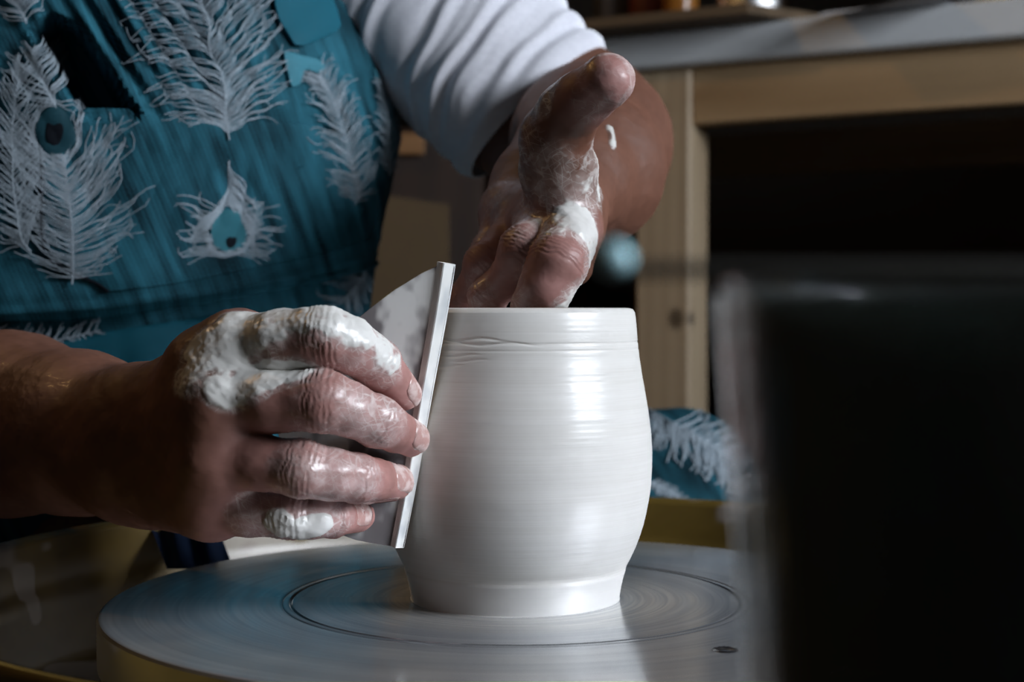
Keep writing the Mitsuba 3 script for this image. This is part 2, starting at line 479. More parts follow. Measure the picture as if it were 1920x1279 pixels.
# a thin wooden board that sticks out over the front edge
bm = trimesh.creation.extrude_polygon(sg.Polygon([(-0.36, -0.055), (0.115, -0.055), (0.155, 0.03), (0.155, 0.30), (-0.36, 0.30)]), 0.009)
bm.apply_translation([0, 0, ZTOP + 0.0005])
add('wooden_board', bench(bm), 'mat_board', label='thin brown board lying on the white bench top and jutting over its edge', category='board')
pg_ = np.array([(x, y, 0.0004 - 0.009 * max(0.0, (-0.012 - y) / 0.06) ** 1.5 * (1 + 0.4 * math.sin(40 * x))) for x in np.linspace(0.185, 0.285, 20) for y in np.linspace(-0.075 , 0.13, 20)])
pf = np.array([(i * 20 + j, (i + 1) * 20 + j, (i + 1) * 20 + j + 1, i * 20 + j + 1) for i in range(19) for j in range(19)])
pf = np.vstack([pf[:, [0, 1, 2]], pf[:, [0, 2, 3]]])
ptop = trimesh.Trimesh(np.vstack([pg_ + [0, 0, ZTOP + 0.001], pg_ + [0, 0, ZTOP + 0.0004]]), np.vstack([pf, pf[:, ::-1] + 400]), process=False)
add('paper_sheet', bench(ptop), 'mat_paper', smooth=True, label='grey sheet of paper lying on the white bench top', category='paper')


def jar_at(x, y, z, r, h, neck=0.7, n=40):
    b = A0 + AX * x + AY * y
    return lathe([(0, z), (r * .92, z), (r, z + h * .03), (r, z + h * .74), (r * neck, z + h * .84), (r * neck, z + h * .99), (r * neck * .9, z + h), (0, z + h)], n, b[0], b[1])


zb2 = ZTOP + 0.0098
add('metal_can', jar_at(0.061, 0.10, zb2, 0.036, 0.11, 0.97), 'mat_can', smooth=40, label='shiny metal can standing on the brown board', category='can')
add('amber_jar', jar_at(-0.005, 0.07, zb2, 0.018, 0.06), 'mat_amber', smooth=40, label='small amber jar standing on the brown board', category='jar')
add('red_tin', jar_at(-0.052, 0.10, zb2, 0.022, 0.08, 0.96), 'mat_red_tin', smooth=40, label='dark red tin beside the amber jar', category='tin')
add('dark_bottle', jar_at(-0.10, 0.12, zb2, 0.024, 0.15, 0.45), 'mat_dark_jar', smooth=40, label='dark bottle at the left end of the brown board', category='bottle')
bb = A0 + AX * 0.318 + AY * 0.012
ring_ = trimesh.creation.torus(0.014, 0.0052, 40, 14); ring_.apply_translation([bb[0], bb[1], ZTOP + 0.0052])
add('brass_ring', ring_, 'mat_brass', smooth=True, label='small brass ring at the right end of the white bench top', category='ring')

add('dark_bowl', (lambda b: lathe([(0, ZTOP), (.02, ZTOP), (.034, ZTOP + .015), (.040, ZTOP + .04), (.038, ZTOP + .04), (.030, ZTOP + .014), (0, ZTOP + .006)], 48, b[0], b[1]))(A0 + AX * 0.275 + AY * 0.11), 'mat_dark_jar', smooth=40, label='dark bowl behind the brass ring on the bench top', category='bowl')

# dark cupboard behind the potter
thing('cupboard', 'dark brown cupboard with an ochre door panel, between apron and raised hand', 'cupboard')
scene['mat_cupboard'] = principled(proc(wood_fn((0.035, 0.017, 0.010), (0.016, 0.008, 0.005), (0, 0, 1), 40)), 0.6)
scene['mat_ochre_panel'] = principled(proc(wood_fn((0.11, 0.072, 0.032), (0.085, 0.053, 0.023), (1, 0, 0), 20)), 0.7)
scene['mat_orange_rail'] = principled(proc(wood_fn((0.30, 0.155, 0.06), (0.17, 0.08, 0.03), (1, 0, 0), 50)), 0.6)
CD = 1.55
c0, c1 = P(480, 300, CD)[0], P(905, 300, CD)[0]
zt = P(0, 240, CD)[2]
add('cupboard__body', bbox(c0, c1, CD, CD + 0.4, 0, zt, 0.004), 'mat_cupboard')
x1, zpt = P(842, 0, CD)[0], P(0, 378, CD)[2]
pan = trimesh.creation.extrude_polygon(sg.Polygon([(c0 + .03, 0.15), (x1, 0.15), (x1, zpt - .004), (c0 + .03, zpt + .02)]), 0.012)
pan.apply_transform(np.array([[1, 0, 0, 0], [0, 0, -1, CD], [0, 1, 0, 0], [0, 0, 0, 1.0]]))
add('cupboard__door_panel', pan, 'mat_ochre_panel', label='ochre door panel')
add('cupboard__top_rail', bbox(c0, P(796, 0, CD)[0], CD - .012, CD, P(0, 292, CD)[2], P(0, 252, CD)[2], .002), 'mat_orange_rail', label='orange brown rail')

# ------------------------------------------------------------------ potter's wheel, pan, pot
wp = [(0.0, ZW), (0.0905, ZW)]
for r, dz in ((0.0915, 0), (0.0922, -.0005), (0.093, 0), (0.0950, 0), (0.0957, -.0004), (0.0964, 0), (0.1660, 0), (0.1672, -.0004), (0.168, -.0014), (0.168, -.019), (0.167, -.020), (0.03, -.022), (0.03, -.06), (0.0, -.06)):
    wp.append((r, ZW + dz))
wp = [(0.0, ZW)] + [(r, ZW) for r in np.linspace(.01, .09, 9)] + wp[2:]
thing('potters_wheel', 'wet grey metal wheel head turning under the clay pot', 'pottery wheel')
add('potters_wheel__wheel_head', lathe(wp, 192), 'mat_wheel', smooth=30)
scene['mat_pin_hole'] = principled(col(0.02, 0.02, 0.022), 0.1, specular=0.9)
for k, s in enumerate((1,)):
    c = np.array([XP, YP]) + s * np.array([0.0735, -0.1005])
    add('potters_wheel__pin_hole' + ('' if k == 0 else '_001'), lathe([(0, ZW + .0003), (.0030, ZW + .0003), (.0036, ZW + .0007), (.0043, ZW + .0005), (.0046, ZW + .0001)], 32, c[0], c[1]),
        'mat_pin_hole', smooth=40, label='wet bat pin hole')
scene['mat_wheel_body'] = principled(col(0.03, 0.035, 0.04), 0.5)
add('potters_wheel__cabinet', cat([bbox(-.13, .13, .46, .74, 0.12, ZW - .075, .01), lathe([(0, ZW - .075), (.045, ZW - .075), (.045, ZW - .055), (0, ZW - .055)], 40)]), 'mat_wheel_body')
for k, (x, y) in enumerate(((-.10, .49), (.10, .49), (-.10, .71), (.10, .71))):
    add('potters_wheel__leg' + ('' if k == 0 else f'_{k:03d}'), bbox(x - .02, x + .02, y - .02, y + .02, 0, .125, .003), 'mat_wheel_body')

zr = ZW + 0.0135
pp = [(0.06, ZW - .052), (0.21, ZW - .052), (0.221, ZW - .049), (0.2255, ZW - .040), (0.2275, ZW - .020), (0.2285, ZW - .013), (0.2305, ZW - .0115), (0.2315, ZW - .006),
      (0.2325, zr - .003), (0.2345, zr), (0.2385, zr + .0006), (0.2405, zr - .0016), (0.2400, zr - .006), (0.2365, zr - .008), (0.2335, ZW - .030), (0.229, ZW - .052), (0.215, ZW - .057), (0.06, ZW - .057), (0.06, ZW - .052)]
add('splash_pan', lathe(pp, 160), 'mat_pan', smooth=50, label='ochre yellow plastic splash pan with dried clay spots around the wheel head', category='splash pan')

prof_px = [(1180, 579), (1186.5, 581), (1190.5, 587), (1192.5, 600), (1194.5, 625), (1198, 660), (1204, 700), (1211, 740), (1217.5, 780), (1222, 820), (1223.5, 860), (1222, 900), (1216.5, 940), (1207.5, 980), (1194, 1020),
           (1184, 1042), (1175, 1060), (1168.5, 1080), (1164, 1100), (1160.5, 1120)]
ro = [((x - 966) * YP / F * (1 - 0.5 * ((x - 966) / F) ** 2), ZC + (580 - y) * YP / F) for x, y in prof_px]
ro = np.array(ro)
ro[:, 1] = ZW + (ro[:, 1] - ro[-1, 1]) * (0.1198 / (ro[0, 1] - ro[-1, 1])) + 0.0002
cs_z = ro[::-1, 1]; cs_r = ro[::-1, 0]
spl_in = ro[2:]
from scipy.interpolate import PchipInterpolator
pr = PchipInterpolator(spl_in[::-1, 1], spl_in[::-1, 0])
zz = np.linspace(ro[-1, 1], ro[2, 1], 420)
q = np.stack([zz * 900, zz * 0, zz * 0 + 2], -1)
ridge = (meshkit.fbm(q, 3, 3) - 0.5) * 0.00008 + (meshkit.noise(np.stack([zz * 260, zz * 0, zz * 0], -1), 9) - .5) * 0.00010
ridge += 0.00030 * (1 / (1 + np.exp(-(ZW + 0.0125 - zz) / 0.00025)))      # wet foot band stands a little proud
ridge -= 0.00025 * np.exp(-((zz - (ZW + 0.1062)) / 0.0004) ** 2) + 0.0002 * np.exp(-((zz - (ZW + 0.1035)) / 0.0004) ** 2)
outer = np.stack([pr(zz) + ridge, zz], 1)[::-1]
top_c = [(ro[0, 0] - .0040, ro[0, 1] - .0022), (ro[0, 0] - .0034, ro[0, 1] - .0006), (ro[0, 0] - .0018, ro[0, 1] + .0002), (ro[0, 0], ro[0, 1]), (ro[1, 0], ro[1, 1])]
zi = np.linspace(ZW + 0.008, ro[0, 1] - 0.003, 60)
inner = np.stack([np.minimum(pr(np.minimum(zi, zz[-1])) - .0052, 99), zi], 1)
inner[-4:, 0] = np.linspace(inner[-4, 0], ro[0, 0] - .0042, 4)
profile = [(0, ZW + .0075), (.03, ZW + .0075)] + [tuple(x) for x in inner] + top_c + [tuple(x) for x in outer] + [(outer[-1, 0] + .0002, ZW + .0002), (outer[-1, 0] + .0003, ZW - .0), (0, ZW - .0)]
potm = lathe(profile, 240)
# a few torn drag marks just under the rim
v = np.array(potm.vertices)
ang = np.arctan2(v[:, 1] - YP, v[:, 0] - XP)
rad = np.hypot(v[:, 0] - XP, v[:, 1] - YP)
for (xc, yc, w, h, dp) in ((880, 637, .26, .00045, .00055), (930, 645, .40, .0004, .0004), (868, 667, .13, .0004, .0005), (885, 676, .12, .0004, .0004), (850, 687, .10, .0004, .0004)):
    a0 = math.atan2(-math.cos(math.asin((xc - 966) / 235)), (xc - 966) / 235)
    zc = ZC + (580 - yc) * (YP - .045) / F
    zcv = zc + 0.0006 * np.sin((ang - a0) * 14)
    g = np.exp(-((ang - a0) / w) ** 4) * np.exp(-((v[:, 2] - zcv) / h) ** 2) * (rad > 0.046)
    v[:, :2] -= (np.stack([np.cos(ang), np.sin(ang)], 1) * (g * dp)[:, None])
potm = trimesh.Trimesh(v, potm.faces, process=False)
add('clay_pot', potm, 'mat_clay', smooth=True, label='freshly thrown white clay pot, wet and rounded, standing on the wheel head', category='pot')

# ------------------------------------------------------------------ plastic rib pressed against the pot
RT, RB = P(853, 497, 0.5860), P(757, 1028, 0.5970)
ru = (RB - RT) / np.linalg.norm(RB - RT)
al = math.radians(-4)
side = np.array([-math.cos(al), math.sin(al), 0.0])
rvv = side - ru * (side @ ru); rvv /= np.linalg.norm(rvv)       # towards the left, away from the pot
rn = np.cross(ru, rvv)
if rn[1] > 0: rn = -rn                                           # the face towards the viewer


def rib_uv(px, py):
    rx_, rz_ = ray(px, py)
    d = np.array([rx_, 1.0, rz_])
    t = (rn @ (RT - np.array([0, 0, ZC]))) / (rn @ d)
    p = np.array([0, 0, ZC]) + d * t - RT
    return p @ ru, p @ rvv


outl = [rib_uv(*q) for q in ((853, 499), (838, 495), (825, 497), (790, 513), (740, 544), (700, 574), (668, 600), (635, 650), (560, 720), (515, 795), (545, 880), (590, 950), (640, 1003), (668, 1013), (700, 1019), (757, 1028))]
Rmat = np.eye(4); Rmat[:3, 0], Rmat[:3, 1], Rmat[:3, 2], Rmat[:3, 3] = ru, rvv, rn, RT
if np.linalg.det(Rmat[:3, :3]) < 0: flip_rib = True
else: flip_rib = False


def rib_place(m):
    m = m.copy(); m.apply_transform(Rmat)
    if flip_rib: m.invert()
    return m


poly = sg.Polygon(outl).buffer(-.0008).buffer(.0008)
body = manifold3d.Manifold.extrude(manifold3d.CrossSection([np.array(poly.exterior.coords)[:-1][:: (1 if poly.exterior.is_ccw else -1)]]), 0.0024)
mb = body.to_mesh()
rib_m = trimesh.Trimesh(mb.vert_properties[:, :3] - [0, 0, .0024], mb.tri_verts, process=False)
thing('throwing_rib', 'translucent plastic throwing rib with clay smears held against the left side of the pot', 'pottery rib')
add('throwing_rib__blade', rib_place(rib_m), 'mat_rib')
# the working edge: a bevelled strip along the straight side with a raised ridge
L = np.linalg.norm(RB - RT)
sec = np.array([(0.0, -.0030), (-.0003, -.0008), (.0004, .0000), (.0037, .0018), (.0041, .0021), (.0046, .0020), (.0056, .0007), (.0068, .0001), (.0068, -.0005), (.004, -.0030)])   # (v, n)
us = np.linspace(-0.0001, L, 60)
bow = 0.0009 * np.sin(np.pi * us / L) + 0.0004 * np.sin(us * 90)
vv = np.stack([np.repeat(us[:, None], len(sec), 1), sec[None, :, 0] * (1 - 0.25 * (us[:, None] / L)) - bow[:, None] * .4, np.repeat(sec[None, :, 1], len(us), 0)], -1)
m_ = len(sec)
ff = []
for i in range(len(us) - 1):
    for j in range(m_):
        a, b, c, d = i * m_ + j, i * m_ + (j + 1) % m_, (i + 1) * m_ + (j + 1) % m_, (i + 1) * m_ + j
        ff += [(a, b, c), (a, c, d)]
for i0 in (0, (len(us) - 1) * m_):
    for j in range(1, m_ - 1):
        ff.append((i0, i0 + j, i0 + j + 1) if i0 else (i0, i0 + j + 1, i0 + j))
em = trimesh.Trimesh(vv.reshape(-1, 3), np.array(ff), process=False)
trimesh.repair.fix_normals(em)
add('throwing_rib__edge', rib_place(em), 'mat_rib_edge', smooth=35, label='bevelled white edge')

# ------------------------------------------------------------------ the potter: bones
def J(px, py, d, mm):
    return P(px, py, d), mm / 1000.0


def chain(fs, p, k):
    d = None
    for (a, ra), (b, rb) in zip(fs[:-1], fs[1:]):
        e = rcone(p, a, b, ra, rb)
        d = e if d is None else smin(d, e, k)
    return d


# hand that holds the rib (seen from its back, fingers to the right)
RH_f = {
    'index': [J(452, 662, .573, 12.0), J(525, 640, .561, 10.6), J(606, 632, .556, 10.6), J(655, 648, .560, 9.4), J(704, 680, .570, 9.0), J(757, 738, .5855, 6.4)],
    'middle': [J(418, 752, .566, 12.0), J(510, 755, .556, 10.6), J(602, 752, .552, 11.0), J(655, 768, .557, 9.6), J(706, 790, .566, 9.4), J(770, 822, .5865, 6.8)],
    'ring': [J(408, 858, .567, 11.5), J(490, 868, .559, 9.8), J(566, 880, .555, 10.4), J(620, 889, .559, 9.2), J(668, 896, .566, 9.0), J(740, 904, .5885, 6.9)],
    'pinky': [J(398, 945, .577, 10.5), J(465, 960, .570, 8.6), J(540, 966, .567, 8.6), J(590, 969, .570, 7.7), J(625, 970, .576, 7.4), J(674, 968, .594, 5.8)],
}
W1, W2 = J(262, 790, .618, 17.5), J(258, 882, .622, 16.5)
RH_palm = [(W1, RH_f['index'][0]), (W1, RH_f['middle'][0]), (W2, RH_f['ring'][0]), (W2, RH_f['pinky'][0]), (W1, W2),
           (RH_f['index'][0], RH_f['middle'][0]), (RH_f['middle'][0], RH_f['ring'][0]), (RH_f['ring'][0], RH_f['pinky'][0]),
           (J(330, 800, .598, 17), J(400, 800, .572, 13)), (J(380, 690, .577, 13.5), J(440, 665, .573, 12.5)), (J(372, 770, .577, 14), J(410, 760, .568, 12.5)), (J(320, 900, .612, 17), J(390, 930, .586, 13))]
RH_thumb = [J(300, 760, .632, 16), J(420, 700, .640, 12.5), J(540, 690, .640, 10.5), J(640, 720, .637, 8.5)]
# forearm, elbow out of the frame to the left
RA = [((W1[0] + W2[0]) / 2, 0.0245), J(150, 812, .655, 30.5), J(20, 795, .69, 37.0), J(-420, 760, .80, 40.0)]
RSH = np.array([-0.425, 0.93, ZC + 0.22])
# raised hand, seen from the thumb side, fingers reaching into the pot
LH_f = {
    'index': [J(1062, 428, .648, 12.0), J(1062, 455, .636, 11.2), J(1046, 492, .626, 12.0), J(1024, 535, .626, 10.6), J(1006, 578, .632, 10.2), J(998, 615, .640, 8.2)],
    'middle': [J(1020, 420, .668, 11.0), J(1004, 440, .652, 10.0), J(986, 470, .639, 10.9), J(952, 520, .648, 7.6), J(914, 557, .652, 7.9), J(910, 600, .660, 7.0)],
    'ring': [J(985, 415, .690, 10.5), J(950, 455, .675, 9.0), J(912, 497, .661, 9.6), J(886, 536, .671, 6.6), J(868, 560, .674, 6.7), J(866, 605, .680, 6.0)],
    'pinky': [J(960, 395, .706, 10.0), J(937, 435, .697, 8.5), J(917, 472, .690, 8.0), J(902, 520, .688, 7.0), J(897, 580, .690, 6.0)],
}
LW1, LW2 = J(1082, 340, .712, 19.0), J(1035, 360, .735, 18.0)
LH_palm = [(LW1, LH_f['index'][0]), (LW1, LH_f['middle'][0]), (LW2, LH_f['ring'][0]), (LW2, LH_f['pinky'][0]), (LW1, LW2),
           (LH_f['index'][0], LH_f['middle'][0]), (LH_f['middle'][0], LH_f['ring'][0]), (LH_f['ring'][0], LH_f['pinky'][0]),
           (J(985, 350, .728, 12.5), J(958, 405, .708, 11.5)), (J(1010, 345, .735, 14), J(985, 352, .728, 12.5)), (J(1075, 500, .665, 7.5), J(1080, 440, .668, 9))]
LH_thumb = [J(1062, 395, .668, 13), J(1046, 320, .645, 15.0), J(1042, 262, .632, 13.8), J(1066, 212, .621, 11.4), J(1092, 186, .611, 10.2), J(1139, 151, .598, 10.6)]
LA = [((LW1[0] + LW2[0]) / 2, 0.027), J(1100, 318, .76, 34.0), J(1108, 270, .83, 39.0), J(1100, 236, .90, 40.5)]
LSH = P(600, -215, .93)
LUP = [LA[-1], (P(1000, 195, .905), 0.044), (LSH, 0.055)]
TC = np.array([-0.2455, 0.93, ZC])
TORSO = [(TC + [0, .04, -.20], .100), (TC + [0, .03, .02], .105), (TC + [0, .03, .22], .095), (TC + [0.0, .03, .34], .05)]


SLIP = []          # (a, b, radius, strength): where the clay lies on the skin


def finger_set(p, palm, fingers, thumb):
    d = None
    for a, b in palm:
        e = rcone(p, a[0], b[0], a[1], b[1])
        d = e if d is None else smin(d, e, .010)
    out = None
    for f in fingers.values():
        e = smin(d, chain(f, p, .003), .0055)
        out = e if out is None else smin(out, e, .0012)
    t = smin(d, chain(thumb, p, .006), .010)
    return smin(out, t, .002)


def right_arm(p):
    return smin(finger_set(p, RH_palm, RH_f, RH_thumb), chain(RA, p, .02), .016)


def left_arm(p):
    return smin(finger_set(p, LH_palm, LH_f, LH_thumb), chain(LA, p, .02), .014)


for x0_, y0_, x1_, y1_ in ((1143, 240, 1148, 274),):
    q_, _ = hit(np.array([x0_, x1_]), np.array([y0_, y1_]), left_arm, .62, .95)
    SLIP.append((q_[0], q_[1], -.0035, 1.6))


def trunk(p):
    d = chain(TORSO, p, .08)
    for a, b, ra, rb in ((TORSO[2][0], RSH, .09, .06), (RSH, RA[-1][0], .052, .0395), (RA[-1][0], RA[2][0], .0395, .0337), (TORSO[2][0], LSH, .09, .06)):
        d = smin(d, rcone(p, a, b, ra, rb), .03)
    d = smin(d, chain([(q, r - .0004) for q, r in LUP], p, .02), .03)
    d = smin(d, rcone(p, LA[-2][0] * .4 + LA[-1][0] * .6, LA[-1][0], .0388, .0400), .01)
    for s in (-1, 1):
        d = smin(d, rcone(p, TC + [s * .09, .085, -.215], THIGH[s] + np.array([0, .01, -.012]), .055, .036), .02)
    return d


THIGH = {1: P(1262, 935, .985), -1: np.array([-0.52, 0.80, ZC - 0.15])}


# wrinkles and clay -------------------------------------------------
def creases(p, fingers, spots, depth=.00028, width=.00045):
    """fine transverse folds over the joints, as a displacement along the normal"""
    out = np.zeros(len(p))
    for f in fingers.values():
        for (k, offs) in spots:
            if k >= len(f) - 1: continue
            c, r = f[k]
            t = f[k + 1][0] - f[k - 1][0]; t = t / np.linalg.norm(t)
            rel = p - c
            near = np.linalg.norm(rel, axis=1) < r * 2.0
            s = rel[near] @ t
            w = meshkit.noise(rel[near] * 220, 5) * .0022
            g = sum(np.exp(-((s + w - o) / width) ** 2) for o in offs)
            out[near] -= depth * g
    return out




def smear(x0, y0, x1, y1, d, r, s):
    SLIP.append((P(x0, y0, d), P(x1, y1, d), r * d / F, s))


# thick clay on the knuckles and the back of the hand that holds the rib
smear(440, 615, 560, 592, .560, 34, 1.0); smear(560, 588, 680, 612, .552, 34, 1.0); smear(680, 625, 735, 668, .562, 26, .8); smear(395, 665, 470, 640, .560, 46, .95); smear(470, 625, 520, 618, .555, 34, .9)
smear(385, 715, 440, 690, .561, 44, .95); smear(362, 765, 385, 775, .563, 22, .85); smear(470, 715, 560, 712, .553, 27, 1.05); smear(425, 725, 480, 720, .552, 34, .9)
smear(566, 998, 660, 985, .560, 10, 1.2); smear(520, 980, 530, 990, .558, 9, 1.1); smear(590, 990, 630, 985, .560, 9, 1.2); smear(735, 700, 760, 735, .585, 16, .5)
# thin wet film on the fingers
smear(610, 630, 760, 740, .560, 60, .30); smear(590, 750, 775, 830, .555, 75, .36); smear(560, 880, 750, 905, .555, 66, .36); smear(480, 960, 680, 975, .565, 52, .36); smear(480, 600, 620, 600, .55, 60, .3)
# raised hand
smear(1115, 300, 1070, 390, .66, 36, .62); smear(1090, 350, 1060, 420, .64, 40, .55); smear(1075, 415, 1090, 470, .632, 38, .95); smear(1040, 430, 1100, 500, .628, 30, .6); smear(1060, 520, 1045, 575, .625, 20, .8)
smear(1010, 440, 1070, 440, .64, 22, .8); smear(1050, 230, 1000, 400, .63, 75, .33); smear(1100, 240, 1110, 330, .635, 40, .42); smear(1170, 105, 1185, 190, .598, 20, .55); smear(1130, 100, 1160, 98, .598, 14, .5); smear(1095, 125, 1020, 190, .615, 24, .45); smear(1000, 200, 985, 330, .64, 24, .35)
smear(1138, 150, 1130, 180, .60, 70, .26); smear(1050, 330, 1010, 420, .65, 70, .28); smear(1010, 540, 1000, 580, .63, 60, .32); smear(920, 540, 900, 580, .655, 60, .28); smear(930, 370, 900, 500, .69, 75, .24); smear(980, 470, 960, 500, .65, 45, .26)
smear(1112, 290, 1085, 400, .65, 26, .85); smear(1092, 470, 1060, 570, .63, 14, .9)


def slip_amount(p):
    n1 = meshkit.fbm(p * 150, 4, 11)
    n2 = meshkit.fbm(p * 520, 3, 4)
    s = np.zeros(len(p))
    for a, b, r, k in SLIP:
        ba = b - a
        t = np.clip(((p - a) @ ba) / (ba @ ba + 1e-12), 0, 1)
        d = np.linalg.norm(p - a - t[:, None] * ba, axis=1)
        rr = r + .006
        e = np.clip((rr - d) / (rr * .55), 0, 1)
        s = np.maximum(s, k * e * e * (3 - 2 * e))
    return np.clip(s * (0.55 + 0.9 * (n1 - .1)) + 0.35 * (n2 - .5) * (s > .05) * np.minimum(s * 2, 1), 0, 1.2)


def pink_amount(p):
    s = np.zeros(len(p))
    for fs in (RH_f, LH_f):
        for f in fs.values():
            n = len(f)
            for k in range(1, n):
                d = np.linalg.norm(p - f[k][0], axis=1)
                s = np.maximum(s, np.clip(1.6 - d / .017, 0, 1) * min(1, .35 + .25 * k))
    d = np.linalg.norm(p - LH_thumb[-1][0], axis=1)
    return np.maximum(s, np.clip(1.6 - d / .016, 0, 1))


def skin_mesh(fn, lo, hi, h, fingers, clip=None):
    g = fn if clip is None else (lambda p: np.maximum(fn(p), clip(p)))
    v, f = surface_nets(g, lo, hi, h)
    n = grad(fn, v)
    keep = np.ones(len(v)) if clip is None else (clip(v) < -2 * h).astype(float)
    for _ in range(2):
        v = v - n * (fn(v) * keep)[:, None]
    disp = creases(v, fingers, [(2, (-.0045, -.0028, -.001, .0008, .0028, .0048)), (4, (-.0028, -.001, .0008, .0026))])
    disp += (meshkit.fbm(v * 900, 2, 2) - .5) * .00022 + (meshkit.fbm(v * 130, 2, 8) - .5) * .0011
    s = slip_amount(v)
    disp += np.clip(s - .45, 0, .6) * .0016 + np.clip(s - .3, 0, 1) * (meshkit.fbm(v * np.array([260, 420, 420]), 3, 6) - .5) * .0006
    v = v + n * (disp * keep)[:, None]
    return trimesh.Trimesh(v, f, process=False)


def to_manifold(m):
    o = manifold3d.Manifold(manifold3d.Mesh(np.asarray(m.vertices, np.float32), np.asarray(m.faces, np.uint32)))
    return o


LOD = 1.0
cut_r = RA[2][0] * .45 + RA[3][0] * .55
dir_r = (RA[3][0] - RA[2][0]) / np.linalg.norm(RA[3][0] - RA[2][0])
ra_m = skin_mesh(right_arm, [-.285, .53, ZC - .105], [-.028, .79, ZC + .012], .00075 * LOD, RH_f, lambda p: (p - cut_r) @ dir_r)
la_m = skin_mesh(left_arm, [-.03, .585, ZC - .02], [.105, .955, ZC + .165], .00078 * LOD, LH_f)
v, f = surface_nets(trunk, [-.75, .72, ZC - .42], [.22, 1.22, ZC + .40], .005)
tr_m = trimesh.Trimesh(v, f, process=False)
parts = [to_manifold(m) for m in (ra_m, la_m, tr_m)]
bodyM = parts[0] + parts[1] + parts[2]
pieces = bodyM.decompose()
bodyM = max(pieces, key=lambda m: m.num_tri())
mm = bodyM.to_mesh()
bv, bf = np.array(mm.vert_properties[:, :3], float), np.array(mm.tri_verts)
uv = np.stack([slip_amount(bv), pink_amount(bv)], 1)
thing('person', 'potter in a teal feather-patterned apron and white shirt, hands smeared with wet clay', 'person')
add('person__body', trimesh.Trimesh(bv, bf, process=False), 'mat_skin', smooth=True, uv=uv)

# nails: curved plates set on the finger tips
def nail(center, axis, facing, length, width, fn):
    c = np.asarray(center)
    a = axis / np.linalg.norm(axis)
    nrm = facing - a * (facing @ a); nrm /= np.linalg.norm(nrm)
    s = np.cross(a, nrm)
    us, vs = np.linspace(-1, 1, 15), np.linspace(-1, 1, 15)
    U, V = np.meshgrid(us, vs, indexing='ij')
    W = width / 2 * np.sqrt(np.clip(1 - 0.35 * np.abs(U) ** 3, 0, 1))
    cu = U * length / 2 + length * 0.09 * (1 - V ** 2) * np.sign(U) * np.abs(U)
    pts = c + cu[..., None] * a + (V * W)[..., None] * s + nrm * .02
    p = pts.reshape(-1, 3)
    t = np.zeros(len(p))
    for _ in range(40):
        dd = fn(p - nrm * t[:, None])
        t += np.clip(dd, -.002, .004)
    base = p - nrm * t[:, None]
    g = grad(fn, base)
    n_ = .7 * g + .3 * nrm; n_ /= np.linalg.norm(n_, axis=1, keepdims=True)
    edge = np.maximum(np.abs(U), np.abs(V)).reshape(-1)
    topv = base + n_ * (.00042 - .00052 * edge ** 6)[:, None] + n_ * (0.0004 * np.clip(U.reshape(-1), 0, 1) ** 2)[:, None]
    bot = base - n_ * .0012
    q = []
    for i in range(14):
        for j in range(14):
            q.append((i * 15 + j, (i + 1) * 15 + j, (i + 1) * 15 + j + 1, i * 15 + j + 1))
    q = np.array(q)
    N = 225
    rim = [i for i in range(15)] + [i * 15 + 14 for i in range(1, 15)] + [14 * 15 + j for j in range(13, -1, -1)] + [i * 15 for i in range(13, 0, -1)]
    sd = np.array([(rim[i], rim[(i + 1) % len(rim)], rim[(i + 1) % len(rim)] + N, rim[i] + N) for i in range(len(rim))])
    Q = np.vstack([q, q[:, ::-1] + N, sd[:, ::-1]])
    m = trimesh.Trimesh(np.vstack([topv, bot]), np.vstack([Q[:, [0, 1, 2]], Q[:, [0, 2, 3]]]), process=False)
    trimesh.repair.fix_normals(m)
    return m


view = np.array([0, -1.0, 0])
for k, (nm, cx, cy, ln, wd, up) in enumerate((('index', 763, 727, .0120, .0115, (.55, 0, .35)), ('middle', 772, 815, .0130, .0125, (.45, 0, .2)), ('ring', 747, 893, .0135, .0125, (.15, 0, .12)), ('pinky', 678, 962, .0120, .0105, (.1, 0, .15)))):
    f_ = RH_f[nm]
    ax = f_[-1][0] - f_[-2][0]
    add('person__fingernail' + ('' if k == 0 else f'_{k:03d}'), nail(P(cx, cy, .585), ax, view + np.array(up), ln, wd, right_arm), 'mat_nail', smooth=True)

# ------------------------------------------------------------------ clothing: the apron's body surface
def apron_disp(px, py):
    """relief of the cloth: folds, the gaping pocket, the step at the waist"""
    q = np.stack([px / 90.0, py / 90.0, px * 0], -1)
    d = (meshkit.fbm(q, 3, 21) - .5) * .007
    # slanting gathers in the upper left
    w = np.exp(-(((px - 250) / 170) ** 2 + ((py - 70) / 130) ** 2))
    d += w * .0032 * np.sin((px * .80 - py * .50) / 34.0 * 2 * np.pi)
    w2 = np.exp(-(((px - 480) / 260) ** 2 + ((py - 330) / 110) ** 2))
    d += w2 * .0013 * np.sin((px * .93 + py * .25) / 38.0 * 2 * np.pi + 3 * meshkit.noise(q * 1.5, 3))
    # deep mouth of the pocket: a triangle from (70,40) to (250,215)
    x0 = np.interp(py, [20, 60, 215], [90, 62, 150])
    x1 = np.interp(py, [20, 60, 215], [120, 150, 262])
    m = np.clip((px - x0 + 8) / 26, 0, 1) * np.clip((x1 - px + 8) / 26, 0, 1) * np.clip((py - 25) / 40, 0, 1) * np.clip((222 - py) / 10, 0, 1)
    d -= .040 * m * m * (3 - 2 * m)
    # under the seam at the waist the cloth falls back
    ys = np.interp(px, [0, 200, 400, 560, 700, 760], [592, 580, 552, 522, 488, 470])
    m = np.clip((py - ys) / 14, 0, 1)
    d -= .022 * m * m * (3 - 2 * m)
    # raised waist seam
    d += .0022 * np.exp(-((py - ys + 36) / 20.0) ** 2) + .0015 * np.exp(-((py - ys + 8) / 8.0) ** 2)
    return d


